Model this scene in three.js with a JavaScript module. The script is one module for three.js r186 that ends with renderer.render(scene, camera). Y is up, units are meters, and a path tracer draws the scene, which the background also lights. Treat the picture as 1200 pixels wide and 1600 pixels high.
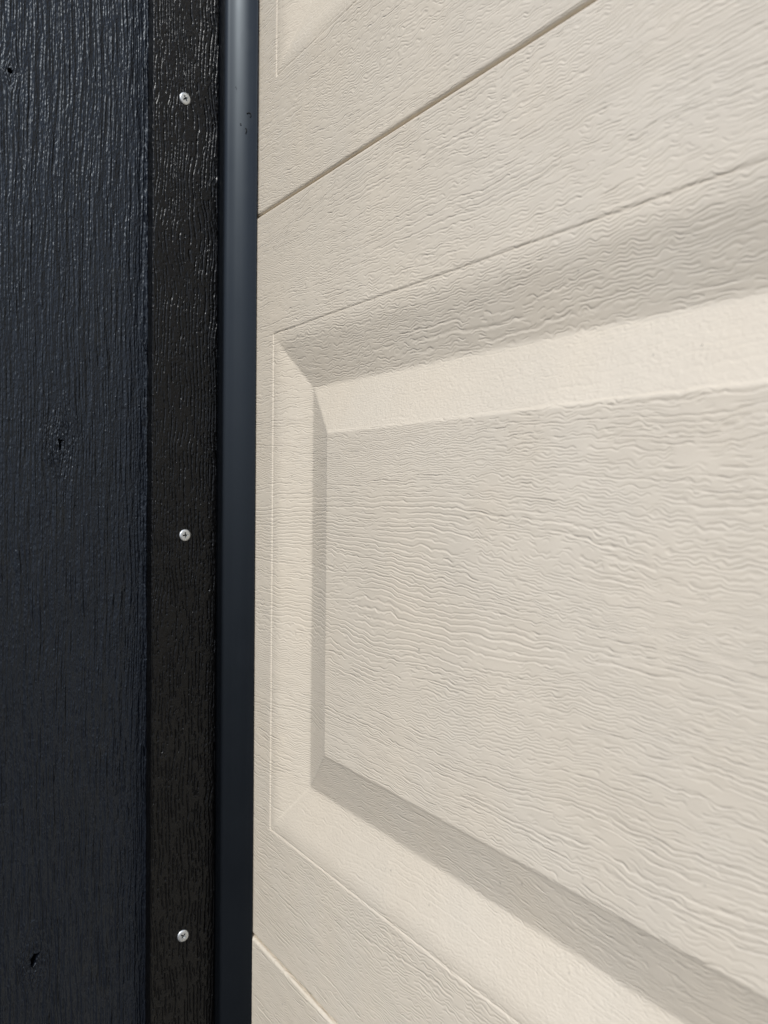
import * as THREE from 'three';
import { mergeGeometries } from 'three/addons/utils/BufferGeometryUtils.js';
import { RoundedBoxGeometry } from 'three/addons/geometries/RoundedBoxGeometry.js';
import { Brush, Evaluator, SUBTRACTION } from 'three-bvh-csg';

// ------------------------------------------------------------------ camera
// x runs along the door, y up, z out of the door. The jamb is the plane x = 0, the door skin the plane z = 0.
const scene = new THREE.Scene();
const camera = new THREE.PerspectiveCamera(67.29, 0.75, 0.01, 400);
const EYE = 1.3966;
camera.position.set(0.5517, EYE, 0.2513);
{
  const yaw = 0.61737, pitch = 0.02309, roll = 0.01027;
  const F0 = new THREE.Vector3(-Math.cos(yaw), 0, -Math.sin(yaw)), R0 = new THREE.Vector3(Math.sin(yaw), 0, -Math.cos(yaw)), U0 = new THREE.Vector3(0, 1, 0);
  const F = F0.clone().multiplyScalar(Math.cos(pitch)).addScaledVector(U0, -Math.sin(pitch));
  const U1 = U0.clone().multiplyScalar(Math.cos(pitch)).addScaledVector(F0, Math.sin(pitch));
  const R = R0.clone().multiplyScalar(Math.cos(roll)).addScaledVector(U1, Math.sin(roll));
  const U = U1.clone().multiplyScalar(Math.cos(roll)).addScaledVector(R0, -Math.sin(roll));
  camera.quaternion.setFromRotationMatrix(new THREE.Matrix4().makeBasis(R, U, F.clone().negate()));
}
camera.focus = 0.48;
camera.userData.fStop = 9.5;

// ------------------------------------------------------------------ sky, sun, exposure
const SUN = new THREE.Vector3(0.9, 1.12, 1.0).normalize();
{
  const W = 512, H = 256, data = new Float32Array(W * H * 4);
  for (let j = 0; j < H; j++) {
    const el = (0.5 - (j + 0.5) / H) * -Math.PI;                      // row 0 is the bottom
    for (let i = 0; i < W; i++) {
      const up = Math.max(0, Math.sin(el)), k = Math.pow(1 - up, 3.2), o = (j * W + i) * 4;
      const zen = [0.47, 0.57, 0.78], hor = [0.90, 0.91, 0.94];
      for (let c = 0; c < 3; c++) data[o + c] = 1.06 * (zen[c] + (hor[c] - zen[c]) * k);
      data[o + 3] = 1;
    }
  }
  const sky = new THREE.DataTexture(data, W, H, THREE.RGBAFormat, THREE.FloatType);
  sky.mapping = THREE.EquirectangularReflectionMapping; sky.magFilter = sky.minFilter = THREE.LinearFilter; sky.needsUpdate = true;
  scene.background = sky; scene.environment = sky;
}
const sun = new THREE.DirectionalLight(new THREE.Color(1, 0.945, 0.865), 2.15);
sun.position.copy(SUN).multiplyScalar(6).add(new THREE.Vector3(0.4, 1.4, 0)); sun.target.position.set(0.4, 1.4, 0);
sun.castShadow = true; sun.shadow.radius = 2; sun.shadow.mapSize.set(4096, 4096);
Object.assign(sun.shadow.camera, { left: -2, right: 3, top: 2, bottom: -2, near: 0.5, far: 12 });
scene.add(sun, sun.target);
const renderer = new THREE.WebGLRenderer({ antialias: true });
renderer.toneMapping = THREE.LinearToneMapping;
renderer.toneMappingExposure = 1.31;
renderer.shadowMap.enabled = true;

// ------------------------------------------------------------------ noise
const PERM = new Float32Array(65536);
{ let s = 12345; for (let i = 0; i < 65536; i++) { s = (Math.imul(s, 1664525) + 1013904223) >>> 0; PERM[i] = s / 4294967296; } }
const hash = (i, j) => PERM[(Math.imul(i, 7919) + Math.imul(j, 31337) + (Math.imul(i, j) >> 3)) & 65535];
function vn(x, y) {                                                   // value noise, -1..1
  const i = Math.floor(x), j = Math.floor(y); let u = x - i, v = y - j; u = u * u * (3 - 2 * u); v = v * v * (3 - 2 * v);
  const a = hash(i, j), b = hash(i + 1, j), c = hash(i, j + 1), d = hash(i + 1, j + 1);
  return 2 * (a + (b - a) * u + (c - a) * v + (a - b - c + d) * u * v) - 1;
}
const sstep = (a, b, x) => { x = Math.min(1, Math.max(0, (x - a) / (b - a))); return x * x * (3 - 2 * x); };
function mulberry(seed) { return () => { seed = (seed + 0x6D2B79F5) | 0; let t = Math.imul(seed ^ (seed >>> 15), 1 | seed); t = (t + Math.imul(t ^ (t >>> 7), 61 | t)) ^ t; return ((t ^ (t >>> 14)) >>> 0) / 4294967296; }; }
const rnd = mulberry(77);

function heightTexture(W, H, fn) {
  const d = new Float32Array(W * H * 4);
  for (let j = 0; j < H; j++) for (let i = 0; i < W; i++) {
    const h = fn((i + 0.5) / W, (j + 0.5) / H), o = (j * W + i) * 4;
    d[o] = d[o + 1] = d[o + 2] = h; d[o + 3] = 1;
  }
  const t = new THREE.DataTexture(d, W, H, THREE.RGBAFormat, THREE.FloatType);
  t.magFilter = t.minFilter = THREE.LinearFilter; t.wrapS = t.wrapT = THREE.MirroredRepeatWrapping; t.needsUpdate = true;
  return t;
}
function colourTexture(W, H, fn) {                                    // fn returns linear rgb multipliers
  const d = new Float32Array(W * H * 4);
  for (let j = 0; j < H; j++) for (let i = 0; i < W; i++) {
    const c = fn((i + 0.5) / W, (j + 0.5) / H), o = (j * W + i) * 4;
    d[o] = c[0]; d[o + 1] = c[1]; d[o + 2] = c[2]; d[o + 3] = 1;
  }
  const t = new THREE.DataTexture(d, W, H, THREE.RGBAFormat, THREE.FloatType);
  t.magFilter = t.minFilter = THREE.LinearFilter; t.wrapS = t.wrapT = THREE.MirroredRepeatWrapping; t.needsUpdate = true;
  return t;
}

// ------------------------------------------------------------------ door dimensions
const SEC = 0.533, BORDER = 0.0887, XG = 0.0594, PANEL_W = 0.5, PANEL_GAP = 0.095, PANELS = 4, DOOR_X0 = -0.02, DOOR_X1 = 2.44;
const DV = 0.043, DI = 0.0756;                                        // offsets of the valley and of the field's edge from the panel's outline
const TEX_W = 0.52;

// ------------------------------------------------------------------ embossed wood grain of the steel skin; x, y in millimetres inside a section
function emboss(x, y, seed) {
  const sx = x + seed * 911, sy = y + seed * 377;
    const warp = 9 * vn(sx / 190, sy / 85) + 2.6 * vn(sx / 50 + 9, sy / 24) + 0.85 * vn(sx / 9, sy / 8 + 4) + 0.46 * vn(sx / 3.2, sy / 3.0);
  const yy = sy + warp;
  const region = vn(sx / 190 + 3.1, yy / 24) * 0.75 + 0.5 * vn(sx / 60, yy / 16 + 8);   // bands of bold grain between fields of fine ticks
  // the bold lines
  const ph = yy / 2.55 + 1.9 * vn(yy / 19, sx / 420 + 7);
  const k = Math.floor(ph), fr = ph - k - 0.5 + 0.25 * (hash(k, 17) - 0.5);
  const on = sstep(-0.2, 0.2, 0.8 * vn(sx / 24 + hash(k, 3) * 300, k * 3.7) + 0.35 * vn(sx / 7 + hash(k, 31) * 300, k * 1.3) + 0.95 * region - 0.14);
  const gap = 1 - 0.8 * sstep(0.8, 0.9, vn(sx / 7 + 2, sy / 60));         // rays that cut the lines
  const w1 = 0.12 + 0.06 * hash(k, 5);
  const g1 = Math.exp(-(fr * fr) / (w1 * w1)) - 0.4 * Math.exp(-((fr + 0.24) ** 2) / 0.022);
  // the fine ticks
  const ph2 = (yy + 0.9 * vn(sx / 3.4, sy / 2.8)) / 1.55;
  const k2 = Math.floor(ph2), f2 = ph2 - k2 - 0.5;
  const on2 = sstep(-0.25, 0.25, vn(sx / 5.0 + hash(k2, 9) * 200, k2 * 5.1) - 0.8 * region + 0.08);
  const g2 = Math.exp(-(f2 * f2) / 0.05) * (0.7 + 0.6 * hash(k2, 15));
  const fine = vn(sx / 0.8, sy / 0.55) * 0.5 + vn(sx / 0.4, sy / 0.35) * 0.3;
  const swell = vn(sx / 14, yy / 5.5);
  return { bold: -g1 * on * gap * (0.75 + 0.5 * hash(k, 8)), tick: -g2 * on2 * (0.5 + 0.5 * gap), fine, swell };
}
const Y_G1 = (SEC - BORDER) * 1000, Y_G0 = BORDER * 1000;
function sectionHeight(seed) {
  return (u, v) => {
    const x = u * TEX_W * 1000, y = v * SEC * 1000;
    const e = emboss(x, y, seed);
    // the stamped slopes that face up stretched the grain away to a pebbled skin
    const px = x - XG * 1000, up1 = sstep(Y_G1 - 75.6, Y_G1 - 73, y) * (1 - sstep(Y_G1 - 46, Y_G1 - 42, y)) * sstep(45, 62, px);
    const up2 = sstep(Y_G0 + 2, Y_G0 + 5, y) * (1 - sstep(Y_G0 + 40, Y_G0 + 44, y)) * sstep(6, 24, px);
    const worn = Math.max(up1, up2);
    const pebble = vn(x / 1.3 + seed, y / 1.1) * 0.5 + vn(x / 0.65, y / 0.65 + seed) * 0.5;
    return 0.6 + (1 - 0.62 * worn) * (0.23 * e.bold + 0.18 * e.tick) + 0.09 * e.swell * (1 - worn) + (0.028 + 0.02 * worn) * e.fine + 0.09 * worn * pebble;
  };
}
const doorTexA = heightTexture(2048, 2048, sectionHeight(1)), doorTexB = heightTexture(2048, 2048, sectionHeight(4));
const DOOR_PAINT = new THREE.Color().setRGB(0.69, 0.617, 0.500);
const doorDust = (seed) => {
  const N = 1024, d = new Float32Array(N * N).fill(1), R = mulberry(seed);
  const dot = (x, y, r, k) => { for (let j = -3; j <= 3; j++) for (let i = -3; i <= 3; i++) { const X = Math.floor(x) + i, Y = Math.floor(y) + j; if (X < 0 || Y < 0 || X >= N || Y >= N) continue; const q = Math.exp(-((X - x) ** 2 + (Y - y) ** 2) / (r * r)); d[Y * N + X] *= 1 - k * q; } };
  for (let i = 0; i < 420; i++) dot(R() * N, R() * N, 0.5 + 0.6 * R() * R(), 0.12 + 0.75 * R() ** 4);
  return colourTexture(N, N, (u, v) => { const k = d[Math.floor(v * N) * N + Math.floor(u * N)] * (1 + 0.018 * vn(u * 14 + seed, v * 9) + 0.014 * vn(u * 70, v * 70)); const m = 0.006 * vn(u * 22 + seed, v * 18 + 3); return [k * (1 + m), k, k * (1 - 1.4 * m)]; });
};
const doorMat = (t, seed) => new THREE.MeshPhysicalMaterial({ color: DOOR_PAINT, map: doorDust(seed), roughness: 0.37, bumpMap: t, bumpScale: 0.00096, side: THREE.DoubleSide });
const doorA = doorMat(doorTexA, 5), doorB = doorMat(doorTexB, 9);

// ------------------------------------------------------------------ geometry helpers
function geom(pos, nor, uv, idx) {
  const g = new THREE.BufferGeometry();
  g.setAttribute('position', new THREE.Float32BufferAttribute(pos, 3));
  g.setAttribute('normal', new THREE.Float32BufferAttribute(nor, 3));
  g.setAttribute('uv', new THREE.Float32BufferAttribute(uv, 2));
  for (let i = 0; i < idx.length; i += 3) {                           // faces wind the way their normals point
    const [a, b, c] = [idx[i] * 3, idx[i + 1] * 3, idx[i + 2] * 3], e = [0, 1, 2].map((k) => pos[b + k] - pos[a + k]), f = [0, 1, 2].map((k) => pos[c + k] - pos[a + k]);
    const n = [e[1] * f[2] - e[2] * f[1], e[2] * f[0] - e[0] * f[2], e[0] * f[1] - e[1] * f[0]];
    if ([0, 1, 2].reduce((t, k) => t + n[k] * (nor[a + k] + nor[b + k] + nor[c + k]), 0) < 0) { const q = idx[i + 1]; idx[i + 1] = idx[i + 2]; idx[i + 2] = q; }
  }
  g.setIndex(idx); return g;
}
function mesh(name, g, m, parent, props) {
  const o = new THREE.Mesh(g, m); o.name = name; o.castShadow = o.receiveShadow = true; if (props) Object.assign(o.userData, props); parent.add(o); return o;
}
// A profile [[a, b], ...] in the plane across an axis with smooth normals
function profileNormals(p) {
  return p.map((q, i) => {
    const a = p[Math.max(0, i - 1)], b = p[Math.min(p.length - 1, i + 1)];
    const tx = b[0] - a[0], ty = b[1] - a[1], l = Math.hypot(tx, ty) || 1; return [-ty / l, tx / l];
  });
}

// ------------------------------------------------------------------ raised panel: rings of rounded rectangles that follow the stamped profile
const PROFILE = (() => {                                              // [distance inward, z]
  const p = [[0, 0], [0.0004, -0.00006], [0.0009, -0.00024], [0.0012, -0.00046], [0.0014, -0.00056], [0.0016, -0.00054], [0.0022, -0.00038], [0.0028, -0.00031]];
  const zb = -0.0088, d0 = 0.0028, z0 = -0.00031;
  const N = 14, d1 = DV - 0.0025;
  // slope eases in over the first third, then runs straight
  const ease = 0.012, run = d1 - d0, s = (zb + 0.0004 - z0) / (run - ease / 2);
  for (let i = 1; i <= N; i++) { const t = run * i / N; p.push([d0 + t, z0 + s * (t < ease ? t * t / (2 * ease) : t - ease / 2)]); }
  p.push([DV - 0.0010, zb + 0.00012], [DV, zb], [DV + 0.0010, zb + 0.00014]);
  const zi = 0.0002, d2 = DI - 0.0018;
  p.push([DV + 0.0025, zb + 0.00048]);
  for (let i = 1; i <= 4; i++) p.push([DV + 0.0025 + (d2 - DV - 0.0025) * i / 4, zb + 0.00048 + (zi - 0.00095 - zb - 0.00048) * i / 4]);
  p.push([DI - 0.0011, zi - 0.00058], [DI - 0.0004, zi - 0.00015], [DI + 0.0006, zi]);
  return p;
})();
function ringPoints(x0, y0, x1, y1, d, r, n = 4) {
  const out = [], X0 = x0 + d, X1 = x1 - d, Y0 = y0 + d, Y1 = y1 - d;
  for (const [cx, cy, a0] of [[X1 - r, Y1 - r, 0], [X0 + r, Y1 - r, 1], [X0 + r, Y0 + r, 2], [X1 - r, Y0 + r, 3]])
    for (let k = 0; k <= n; k++) { const a = (a0 + k / n) * Math.PI / 2; out.push([cx + r * Math.cos(a), cy + r * Math.sin(a), Math.cos(a), Math.sin(a)]); }
  return out;
}
const R_OUT = 0.0016;
function panelGeometry(x0, y0, x1, y1, uvOf) {
  const pos = [], nor = [], uv = [], idx = [], pn = profileNormals(PROFILE);
  const M = ringPoints(x0, y0, x1, y1, 0, R_OUT).length;
  PROFILE.forEach(([d, z], i) => {
    for (const [x, y, ox, oy] of ringPoints(x0, y0, x1, y1, d, R_OUT)) {
      pos.push(x, y, z); const [nd, nz] = pn[i]; nor.push(-ox * nd, -oy * nd, nz); uv.push(...uvOf(x, y));
    }
  });
  for (let i = 0; i + 1 < PROFILE.length; i++) for (let k = 0; k < M; k++) {
    const a = i * M + k, b = i * M + (k + 1) % M, c = a + M, e = b + M; idx.push(a, b, e, a, e, c);
  }
  const last = (PROFILE.length - 1) * M, c0 = pos.length / 3, zf = PROFILE.at(-1)[1];
  const lastRing = ringPoints(x0, y0, x1, y1, PROFILE.at(-1)[0], R_OUT);
  for (const [x, y] of lastRing) { pos.push(x, y, zf); nor.push(0, 0, 1); uv.push(...uvOf(x, y)); }
  pos.push((x0 + x1) / 2, (y0 + y1) / 2, zf); nor.push(0, 0, 1); uv.push(...uvOf((x0 + x1) / 2, (y0 + y1) / 2));
  for (let k = 0; k < M; k++) idx.push(c0 + M, c0 + k, c0 + (k + 1) % M);
  return geom(pos, nor, uv, idx);
}
// strip swept along x from a (y, z) profile
function stripX(p, x0, x1, uvOf, sg) {
  const pos = [], nor = [], uv = [], idx = [], pn = profileNormals(p);
  p.forEach(([y, z], i) => { for (const x of [x0, x1]) { pos.push(x, y, z); nor.push(0, sg * pn[i][0], sg * pn[i][1]); uv.push(...uvOf(x, y + (z < 0 ? z : 0))); } });
  for (let i = 0; i + 1 < p.length; i++) { const a = 2 * i; idx.push(a, a + 1, a + 3, a, a + 3, a + 2); }
  return geom(pos, nor, uv, idx);
}

// ------------------------------------------------------------------ the ground outside the frame
const concrete = colourTexture(512, 512, (u, v) => { const n = 0.5 * vn(u * 9, v * 9) + 0.3 * vn(u * 40, v * 40) + 0.3 * vn(u * 170, v * 170); const k = 1 + 0.12 * n; return [k, k, k]; });
{
  const g = new THREE.PlaneGeometry(240, 240); g.rotateX(-Math.PI / 2); const u = g.attributes.uv; for (let i = 0; i < u.count; i++) u.setXY(i, u.getX(i) * 80, u.getY(i) * 80);
  const m = new THREE.MeshStandardMaterial({ color: new THREE.Color().setRGB(0.105, 0.095, 0.085), roughness: 0.9, map: concrete });
  const o = mesh('driveway', g, m, scene, { kind: 'structure', label: 'grey concrete driveway in front of the garage door', category: 'driveway' }); o.position.set(0, -0.004, 60);
  o.position.z = 0;
}

// ------------------------------------------------------------------ garage door
const door = new THREE.Group(); door.name = 'garage_door'; scene.add(door);
door.userData = { label: 'cream steel garage door with embossed woodgrain and raised rectangular panels', category: 'garage door', kind: 'thing' };
function buildSection(n, mat) {
  const y0 = SEC * n + 0.0009, y1 = SEC * (n + 1) - 0.0009, r = 0.0021, zoff = (2 - n) * 0.0009;
  const uvOf = (x, y) => [x / TEX_W, (y - SEC * n) / SEC];
  const shape = new THREE.Shape(); shape.moveTo(DOOR_X0, y0 + r); shape.lineTo(DOOR_X1, y0 + r); shape.lineTo(DOOR_X1, y1 - r); shape.lineTo(DOOR_X0, y1 - r); shape.closePath();
  const rects = [];
  for (let k = 0; k < PANELS; k++) { const x = XG + k * (PANEL_W + PANEL_GAP); rects.push([x, SEC * n + BORDER, x + PANEL_W, SEC * (n + 1) - BORDER]); }
  for (const [a, b, c, d] of rects) {
    const h = new THREE.Path(); ringPoints(a, b, c, d, 0, R_OUT).reverse().forEach(([x, y], i) => i ? h.lineTo(x, y) : h.moveTo(x, y)); h.closePath(); shape.holes.push(h);
  }
  const flat = new THREE.ShapeGeometry(shape); { const P = flat.attributes.position, U = flat.attributes.uv; for (let i = 0; i < P.count; i++) U.setXY(i, ...uvOf(P.getX(i), P.getY(i))); }
  const arc = (top) => { const p = []; for (let k = 0; k <= 6; k++) { const a = k / 6 * Math.PI / 2; p.push([top ? y1 - r + r * Math.sin(a) : y0 + r - r * Math.sin(a), -r + r * Math.cos(a)]); } p.push([top ? y1 : y0, -0.012], [top ? y1 : y0, -0.04]); return p; };
  const topP = arc(true), botP = arc(false);
  const g1 = stripX(topP, DOOR_X0, DOOR_X1, uvOf, 1), g2 = stripX(botP, DOOR_X0, DOOR_X1, uvOf, -1);
  const body = new THREE.BoxGeometry(DOOR_X1 - DOOR_X0, SEC, 0.024); body.translate((DOOR_X0 + DOOR_X1) / 2, SEC * (n + 0.5), -0.027);
  body.translate(0, 0, -0.0005 * n);
  const end = (x) => { const g = new THREE.PlaneGeometry(0.04, y1 - y0 - 2 * r); g.rotateY(-Math.PI / 2); g.translate(x, (y0 + y1) / 2, -0.02); return g; };
  const parts = [flat, g1, g2, body, end(DOOR_X0 + 0.0001), end(DOOR_X1 - 0.0001)].map((g) => { const q = g.index ? g.toNonIndexed() : g; return q; });
  const s = mesh('door_section', mergeGeometries(parts), mat, door); s.position.z = zoff;
  for (const [a, b, c, d] of rects) mesh('raised_panel', panelGeometry(a, b, c, d, uvOf), mat, s);
  return s;
}
[doorB, doorB, doorA, doorB].forEach((m, n) => buildSection(n, m));

// ------------------------------------------------------------------ rough-sawn jamb board, painted blue-black
const HOLES = [[0.1286, EYE + 0.032, 0], [0.1455, EYE - 0.317, 1], [0.1592, EYE + 0.271, 2]];   // z, y
const JT_Y0 = 0.96, JT_H = 0.84, JT_Z = 0.23;
function jambHeight(u, v) {
  let z = u * JT_Z * 1000, y = v * JT_H * 1000; const zt = z, yt = y;
  let rough = 0;
  for (const [hz, hy, k] of HOLES) {                                  // the grain swerves round each knot
    const dz = zt - hz * 1000, dy = yt - (hy - JT_Y0) * 1000, r = k === 2 ? 6 : 13, q = Math.exp(-(dz * dz * 1.6 + dy * dy * 0.5) / (r * r));
    z += (dz > 0 ? -1 : 1) * 4.5 * q; rough += q;
  }
  z += 3 * vn(y / 120, z / 60) + 0.9 * vn(y / 34, z / 14 + 5);
  const a = vn(z / 1.05, y / 30), b = vn(z / 0.62 + 50, y / 15), c = vn(z / 2.6 + 9, y / 60);
  const ridge = 1 - Math.abs(vn(z / 1.5 + 31, y / 22));
  const streak = Math.pow(Math.max(0, vn(z / 0.9 + 71, y / 12 + 0.4 * vn(z, y / 5))), 2);
  const fuzz = vn(z / 0.5, y / 1.3) * 0.5 + vn(z / 1.1, y / 2.6) * 0.5;
  return 0.5 + 0.10 * a + 0.07 * b + 0.10 * c + 0.13 * ridge + 0.16 * streak + (0.095 + 0.17 * Math.min(1, rough)) * fuzz + 0.09 * beads(z, y, 3.6, 6.5, 0.34, 0.4);
}
const jambBump = heightTexture(1024, 2048, jambHeight);
const jambColour = colourTexture(512, 1024, (u, v) => {               // brown dust caught in the grain low down, as flecks
  const z = u * JT_Z * 1000, y = v * JT_H * 1000;
  const patch = sstep(0.1, 0.7, vn(z / 34 + 3, y / 60 + 11)) * sstep(0.25, 0.75, vn(z / 1.6, y / 5) * 0.7 + vn(z / 5, y / 14) * 0.5);
  const t = 1 + 0.18 * vn(z / 1.3, y / 24) + 0.1 * vn(z / 14, y / 40);
  return [t * (1 + 0.9 * patch), t * (1 + 0.5 * patch), t * (1 + 0.05 * patch)];
});
const jambMat = new THREE.MeshPhysicalMaterial({ color: new THREE.Color().setRGB(0.0030, 0.0042, 0.0075), map: jambColour, roughness: 0.38, specularIntensity: 0.88, specularColor: new THREE.Color().setRGB(0.78, 0.89, 1.0), bumpMap: jambBump, bumpScale: 0.0026 });
const pitMat = new THREE.MeshStandardMaterial({ color: new THREE.Color().setRGB(0.012, 0.010, 0.009), roughness: 0.95 });
const jamb = new THREE.Group(); jamb.name = 'door_jamb'; scene.add(jamb);
jamb.userData = { label: 'rough-sawn wooden jamb board painted blue-black beside the stop moulding', category: 'door jamb', kind: 'thing' };
{
  const Z0 = 0.004, Z1 = 0.30, Y0 = 0.0, Y1 = 2.2, D = 0.007;
  const sh = new THREE.Shape(); sh.moveTo(-Z1, Y0); sh.lineTo(-Z0, Y0); sh.lineTo(-Z0, Y1); sh.lineTo(-Z1, Y1); sh.closePath();
  // each hole is a ragged split through the face, narrow and upright
  const outlines = [
    [[-0.6, -4.2], [0.5, -4.6], [0.9, -2], [0.5, 0], [1.0, 1.2], [2.2, 1.9], [1.2, 3.0], [0.3, 2.4], [-0.7, 3.4], [-1.5, 2.6], [-0.8, 1.0], [-0.5, -1.5]],
    [[-0.4, -4.0], [0.9, -1.6], [1.8, -0.6], [1.3, 0.6], [2.6, 2.2], [4.2, 4.6], [1.8, 3.8], [0.2, 4.4], [-0.6, 2.6], [-1.9, 1.4], [-1.2, -0.4], [-1.6, -1.8]],
    [[-1.3, -1.0], [0, -1.9], [1.3, -1.2], [1.5, 0.3], [0.6, 1.4], [-0.9, 1.6], [-1.7, 0.5]],
  ];
  for (const [hz, hy, k] of HOLES) { const h = new THREE.Path(); outlines[k].slice().reverse().forEach(([a, b], i) => { const X = -hz + a * 0.001 * (k === 1 ? 1.1 : 1), Y = hy + b * 0.001 * (k === 1 ? 1.1 : 1); i ? h.lineTo(X, Y) : h.moveTo(X, Y); }); h.closePath(); sh.holes.push(h); }
  const g = new THREE.ExtrudeGeometry(sh, { depth: D, bevelEnabled: true, bevelThickness: 0.0006, bevelSize: 0.0004, bevelOffset: -0.0004, bevelSegments: 2, steps: 1 });
  g.rotateY(Math.PI / 2);                                             // shape x (= -z) turns to world z, depth to +x
  g.translate(-D - 0.0006, 0, 0);
  const P = g.attributes.position, U = g.attributes.uv; for (let i = 0; i < P.count; i++) U.setXY(i, (P.getZ(i) + P.getX(i)) / JT_Z, (P.getY(i) - JT_Y0) / JT_H);
  mesh('board_face', g, jambMat, jamb);
  const back = new THREE.BoxGeometry(0.022, Y1 - Y0 - 0.002, Z1 - Z0 - 0.002); back.translate(-D - 0.0125 - 0.0013, (Y0 + Y1) / 2, (Z0 + Z1) / 2);
  mesh('board_core', back, pitMat, jamb);
  // paint pooled unevenly along the edge of the stop
  {
    const pos = [], nor = [], uv = [], idx = [], K = 7, NY = 900, ya = 0.75, yb = 2.05;
    for (let j = 0; j <= NY; j++) {
      const y = ya + (yb - ya) * j / NY, mm = y * 1000, w = 0.0016 + 0.0009 * vn(mm / 9, 3) + 0.0007 * vn(mm / 3.1, 8) + 0.0004 * vn(mm / 1.5, 5), h = 0.0011 + 0.0006 * vn(mm / 7, 13) + 0.0004 * vn(mm / 2.2, 21);
      for (let k = 0; k <= K; k++) { const a = k / K * Math.PI / 2; pos.push(-0.0002 + h * Math.cos(a), y, 0.0698 + w * Math.sin(a)); nor.push(Math.cos(a), 0, Math.sin(a)); uv.push((0.07 + w * Math.sin(a)) / JT_Z, (y - JT_Y0) / JT_H); }
    }
    for (let j = 0; j < NY; j++) for (let k = 0; k < K; k++) { const a = j * (K + 1) + k, b = a + K + 1; idx.push(a, a + 1, b + 1, a, b + 1, b); }
    mesh('paint_bead', geom(pos, nor, uv, idx), jambMat, jamb);
  }
  // lifted paint fibres
  const fibres = [[0.0876, 0.0578, 0.0032, 0.5], [0.0915, 0.063, 0.0028, 0.9], [0.141, 0.2895, 0.002, -0.4], [0.101, 0.093, 0.0022, 0.2], [0.118, -0.012, 0.0024, -0.3], [0.087, -0.213, 0.0026, 0.15], [0.13, 0.16, 0.0018, 0.4], [0.095, -0.28, 0.002, -0.2]];
  for (const [z, y, L, t] of fibres) {
    const c = new THREE.CatmullRomCurve3([new THREE.Vector3(-0.0004, EYE + y, z), new THREE.Vector3(0.0009, EYE + y + L * 0.5, z - t * L * 0.5), new THREE.Vector3(0.0014, EYE + y + L, z - t * L * 1.3)]);
    mesh('paint_fibre', new THREE.TubeGeometry(c, 6, 0.00016, 5), jambMat, jamb);
  }
}

// ------------------------------------------------------------------ door stop: moulding, weather seal, screws
const stop = new THREE.Group(); stop.name = 'door_stop'; scene.add(stop);
stop.userData = { label: 'narrow black vinyl stop moulding with woodgrain, weather seal and three screws', category: 'door stop', kind: 'thing' };
const ZL = 0.0697, ZR = 0.0205, TH = 0.011, ST_Y0 = 0.98, ST_H = 0.80, ST_W = 0.056;
function beads(x, y, cx, cy, r, share) {                               // small raised droplets in some cells of a jittered grid
  const i = Math.floor(x / cx), j = Math.floor(y / cy); let h = 0;
  if (hash(i + 71, j + 13) < share) {
    const bx = (i + 0.25 + 0.5 * hash(i + 5, j + 91)) * cx, by = (j + 0.25 + 0.5 * hash(i + 33, j + 7)) * cy;
    h = Math.exp(-((x - bx) ** 2 + ((y - by) / 1.5) ** 2) / (r * r));
  }
  return h;
}
const stopBump = heightTexture(320, 2048, (u, v) => {
  const z0 = u * ST_W * 1000, y = v * ST_H * 1000;
  const z = z0 + 2.4 * vn(y / 40, z0 / 16) + 1.0 * vn(y / 14 + 3, z0 / 7) + 0.35 * vn(y / 5, z0 / 3);
  const ph = z / 2.7 + 0.6 * vn(z / 9, y / 200), k = Math.floor(ph), f = ph - k - 0.5 + 0.35 * (hash(k, 41) - 0.5);
  const on = sstep(-0.3, 0.05, vn(y / 8 + hash(k, 12) * 90, k * 2.9) + 0.5 * vn(y / 2.2 + hash(k, 43) * 40, k * 7.7) + 0.1);
  const g = Math.exp(-f * f / 0.022) * on * (1 + 0.35 * vn(y / 1.4, k * 3.3));
  const ph2 = z / 1.5 + 0.4, k2 = Math.floor(ph2), f2 = ph2 - k2 - 0.5;
  const g2 = Math.exp(-f2 * f2 / 0.05) * sstep(0.3, 0.6, vn(y / 3.0 + hash(k2, 22) * 70, k2 * 4.3));
  return 0.5 - 0.36 * g - 0.22 * g2 + 0.20 * beads(z, y, 2.7, 3.1, 0.30, 0.55) + 0.075 * vn(z0 / 1.5, y / 1.7) + 0.01 * vn(z0 / 0.5, y / 0.5);
});
const stopMat = new THREE.MeshPhysicalMaterial({ color: new THREE.Color().setRGB(0.0014, 0.0012, 0.0011), specularColor: new THREE.Color().setRGB(0.90, 0.95, 1.0), specularIntensity: 0.62, roughness: 0.30, bumpMap: stopBump, bumpScale: 0.0013 });
const sealWear = colourTexture(64, 1024, (u, v) => {                   // handled vinyl: patches a little duller than the rest, and fine die lines along it
  const k = 0.87 + 0.10 * vn(u * 2.4, v * 26) * vn(u * 1.7 + 5, v * 9 + 2) + 0.04 * vn(u * 30, v * 1.5) + 0.03 * vn(u * 9, v * 120) + 0.06 * sstep(0.5, 0.75, vn(u * 3 + 2, v * 40 + 8)); return [k, k, k];
});
const sealMat = new THREE.MeshPhysicalMaterial({ color: new THREE.Color().setRGB(0.0014, 0.0020, 0.0030), specularIntensity: 0.92, specularColor: new THREE.Color().setRGB(0.74, 0.87, 1.0), roughness: 0.42, roughnessMap: sealWear });
{
  const g = new RoundedBoxGeometry(TH, 2.13, ZL - ZR, 3, 0.0011); g.translate(TH / 2, 1.065 + 0.001, (ZL + ZR) / 2);
  const P = g.attributes.position, U = g.attributes.uv; for (let i = 0; i < P.count; i++) U.setXY(i, (P.getZ(i) - 0.018 + (TH - P.getX(i))) / ST_W, (P.getY(i) - ST_Y0) / ST_H);
  mesh('moulding', g, stopMat, stop);
}
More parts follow.
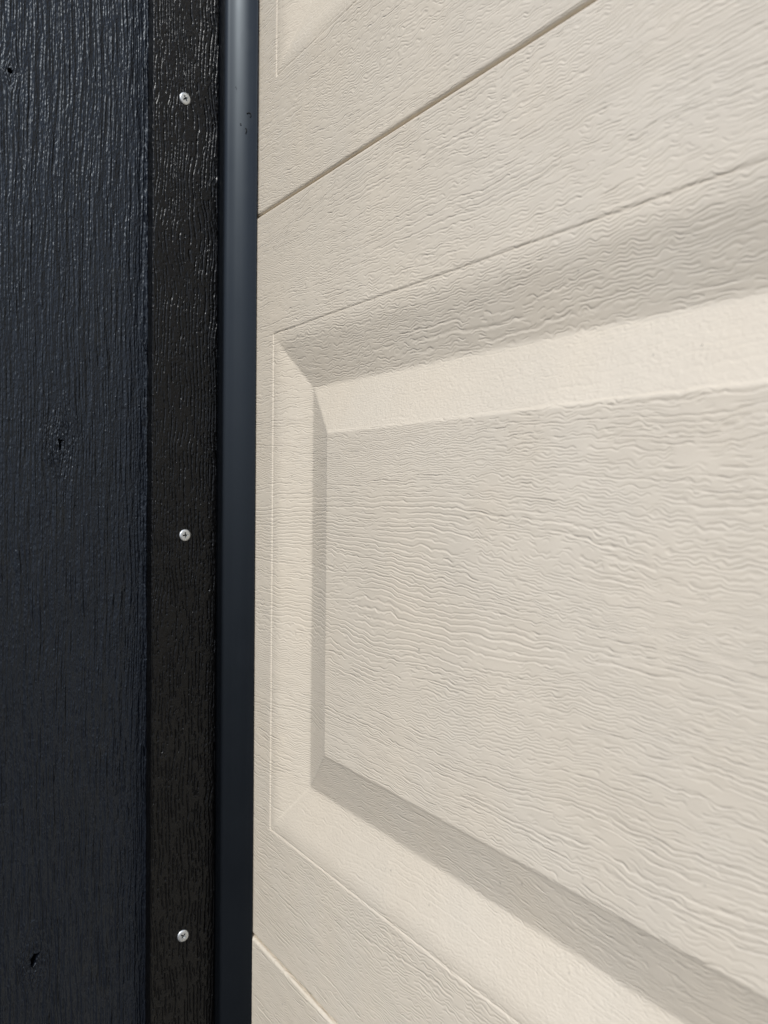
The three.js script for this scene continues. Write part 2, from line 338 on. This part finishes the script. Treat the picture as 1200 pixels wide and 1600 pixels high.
const LIP = [[0.0015, 0.0202], [0.0085, 0.0202], [0.0092, 0.0199], [0.0093, 0.0191], [0.0102, 0.0189], [0.0108, 0.0198], [0.0118, 0.0204], [0.0150, 0.0211], [0.0190, 0.0214], [0.0216, 0.0210], [0.0234, 0.0199], [0.0250, 0.0182], [0.0280, 0.0148], [0.0304, 0.0113], [0.0324, 0.0077], [0.0338, 0.0044], [0.0347, 0.0019], [0.0350, 0.0010], [0.0345, 0.0007], [0.0337, 0.0011], [0.0318, 0.0055], [0.0298, 0.0092], [0.0272, 0.0128], [0.0246, 0.0157], [0.0222, 0.0178], [0.0190, 0.0190], [0.0140, 0.0188], [0.0080, 0.0160], [0.0015, 0.0158]];
{
  const c = new THREE.CatmullRomCurve3(LIP.map(([x, z]) => new THREE.Vector3(x, 0, z)), false, 'centripetal'), N = 140, p = [];
  for (let i = 0; i <= N; i++) { const q = c.getPoint(i / N); p.push([q.x, q.z]); }
  const pn = profileNormals(p), pos = [], nor = [], uv = [], idx = [], ys = [0.001, 2.13];
  p.forEach(([x, z], i) => ys.forEach((y) => { pos.push(x, y, z); nor.push(pn[i][0], 0, pn[i][1]); uv.push(i / N * 2, y / 1.0); }));
  for (let i = 0; i < N; i++) { const a = 2 * i; idx.push(a, a + 3, a + 2, a, a + 1, a + 3); }
  const g = geom(pos, nor, uv, idx);
  const seal = mesh('weather_seal', g, sealMat, stop);
  sealMat.side = THREE.DoubleSide;
  // crumbs of dark mortar stuck to the lip
  const crumbMat = new THREE.MeshStandardMaterial({ color: new THREE.Color().setRGB(0.004, 0.004, 0.004), roughness: 0.9 });
  const curl = (x, z, y, pts, r) => mesh('crumb', new THREE.TubeGeometry(new THREE.CatmullRomCurve3(pts.map(([a, b]) => new THREE.Vector3(x + a * 0.0004, y + b * 0.001, z - a * 0.0009))), 10, r, 5), crumbMat, seal);
  curl(0.0334, 0.0064, EYE + 0.2742, [[-2.2, 0.6], [-0.8, 1.3], [0.6, 0.9], [0.9, -0.6], [0.3, -1.7]], 0.00028);
  curl(0.0322, 0.0094, EYE + 0.2625, [[0.2, 1.8], [1.0, 0.9], [0.9, -0.6], [0.4, -2.0]], 0.00030);
  curl(0.0307, 0.0123, EYE + 0.2668, [[-0.5, 0.2], [0.0, 0.0], [0.5, 0.3]], 0.00030);
  curl(0.0288, 0.0153, EYE + 0.293, [[-0.2, 0.1], [0.1, 0.0], [0.3, 0.2]], 0.00026);
}

// screws: low domed heads with a cross recess, driven slightly askew
const zinc = new THREE.MeshPhysicalMaterial({ color: new THREE.Color().setRGB(0.60, 0.63, 0.64), metalness: 1, roughness: 0.45 });
function screwHead() {
  const pts = [[0, 0.0010], [0.0020, 0.00098], [0.0034, 0.00086], [0.0040, 0.0006], [0.0043, 0.0002], [0.0043, -0.0004], [0.0034, -0.0012], [0, -0.0012]].map(([r, y]) => new THREE.Vector2(Math.max(r, 0.00001), y)).reverse();
  const S = 1000, ev = new Evaluator(); ev.useGroups = false;
  const lathe = new THREE.LatheGeometry(pts, 40); lathe.scale(S, S, S);
  let b = new Brush(lathe); b.updateMatrixWorld();
  for (const a of [0, Math.PI / 2]) {
    const w = new THREE.CylinderGeometry(0.5, 0.5, 1, 4, 1); w.rotateY(Math.PI / 4); w.scale(8.8, 2.6, 1.9);
    const P = w.attributes.position; for (let i = 0; i < P.count; i++) if (P.getY(i) < 0) { P.setX(i, P.getX(i) * 0.45); P.setZ(i, P.getZ(i) * 0.6); }
    w.rotateY(a); w.translate(0, 1.0, 0); w.computeVertexNormals();
    const c = new Brush(w); c.updateMatrixWorld();
    b = ev.evaluate(b, c, SUBTRACTION);
  }
  const g = b.geometry; g.scale(1 / S, 1 / S, 1 / S); g.rotateZ(-Math.PI / 2); return g;        // axis to +x
}
const headG = screwHead();
[[0.2825, 0.0465, 0.6, 0.10, -0.06], [-0.0313, 0.0452, 0.05, 0.03, 0.0], [-0.3270, 0.0454, 0.9, -0.08, 0.05]].forEach(([y, z, spin, ty, tz]) => {
  const s = mesh('screw', headG, zinc, stop); s.position.set(TH + 0.0002, EYE + y, z); s.rotation.set(spin, ty, tz, 'YZX');
});

renderer.render(scene, camera);
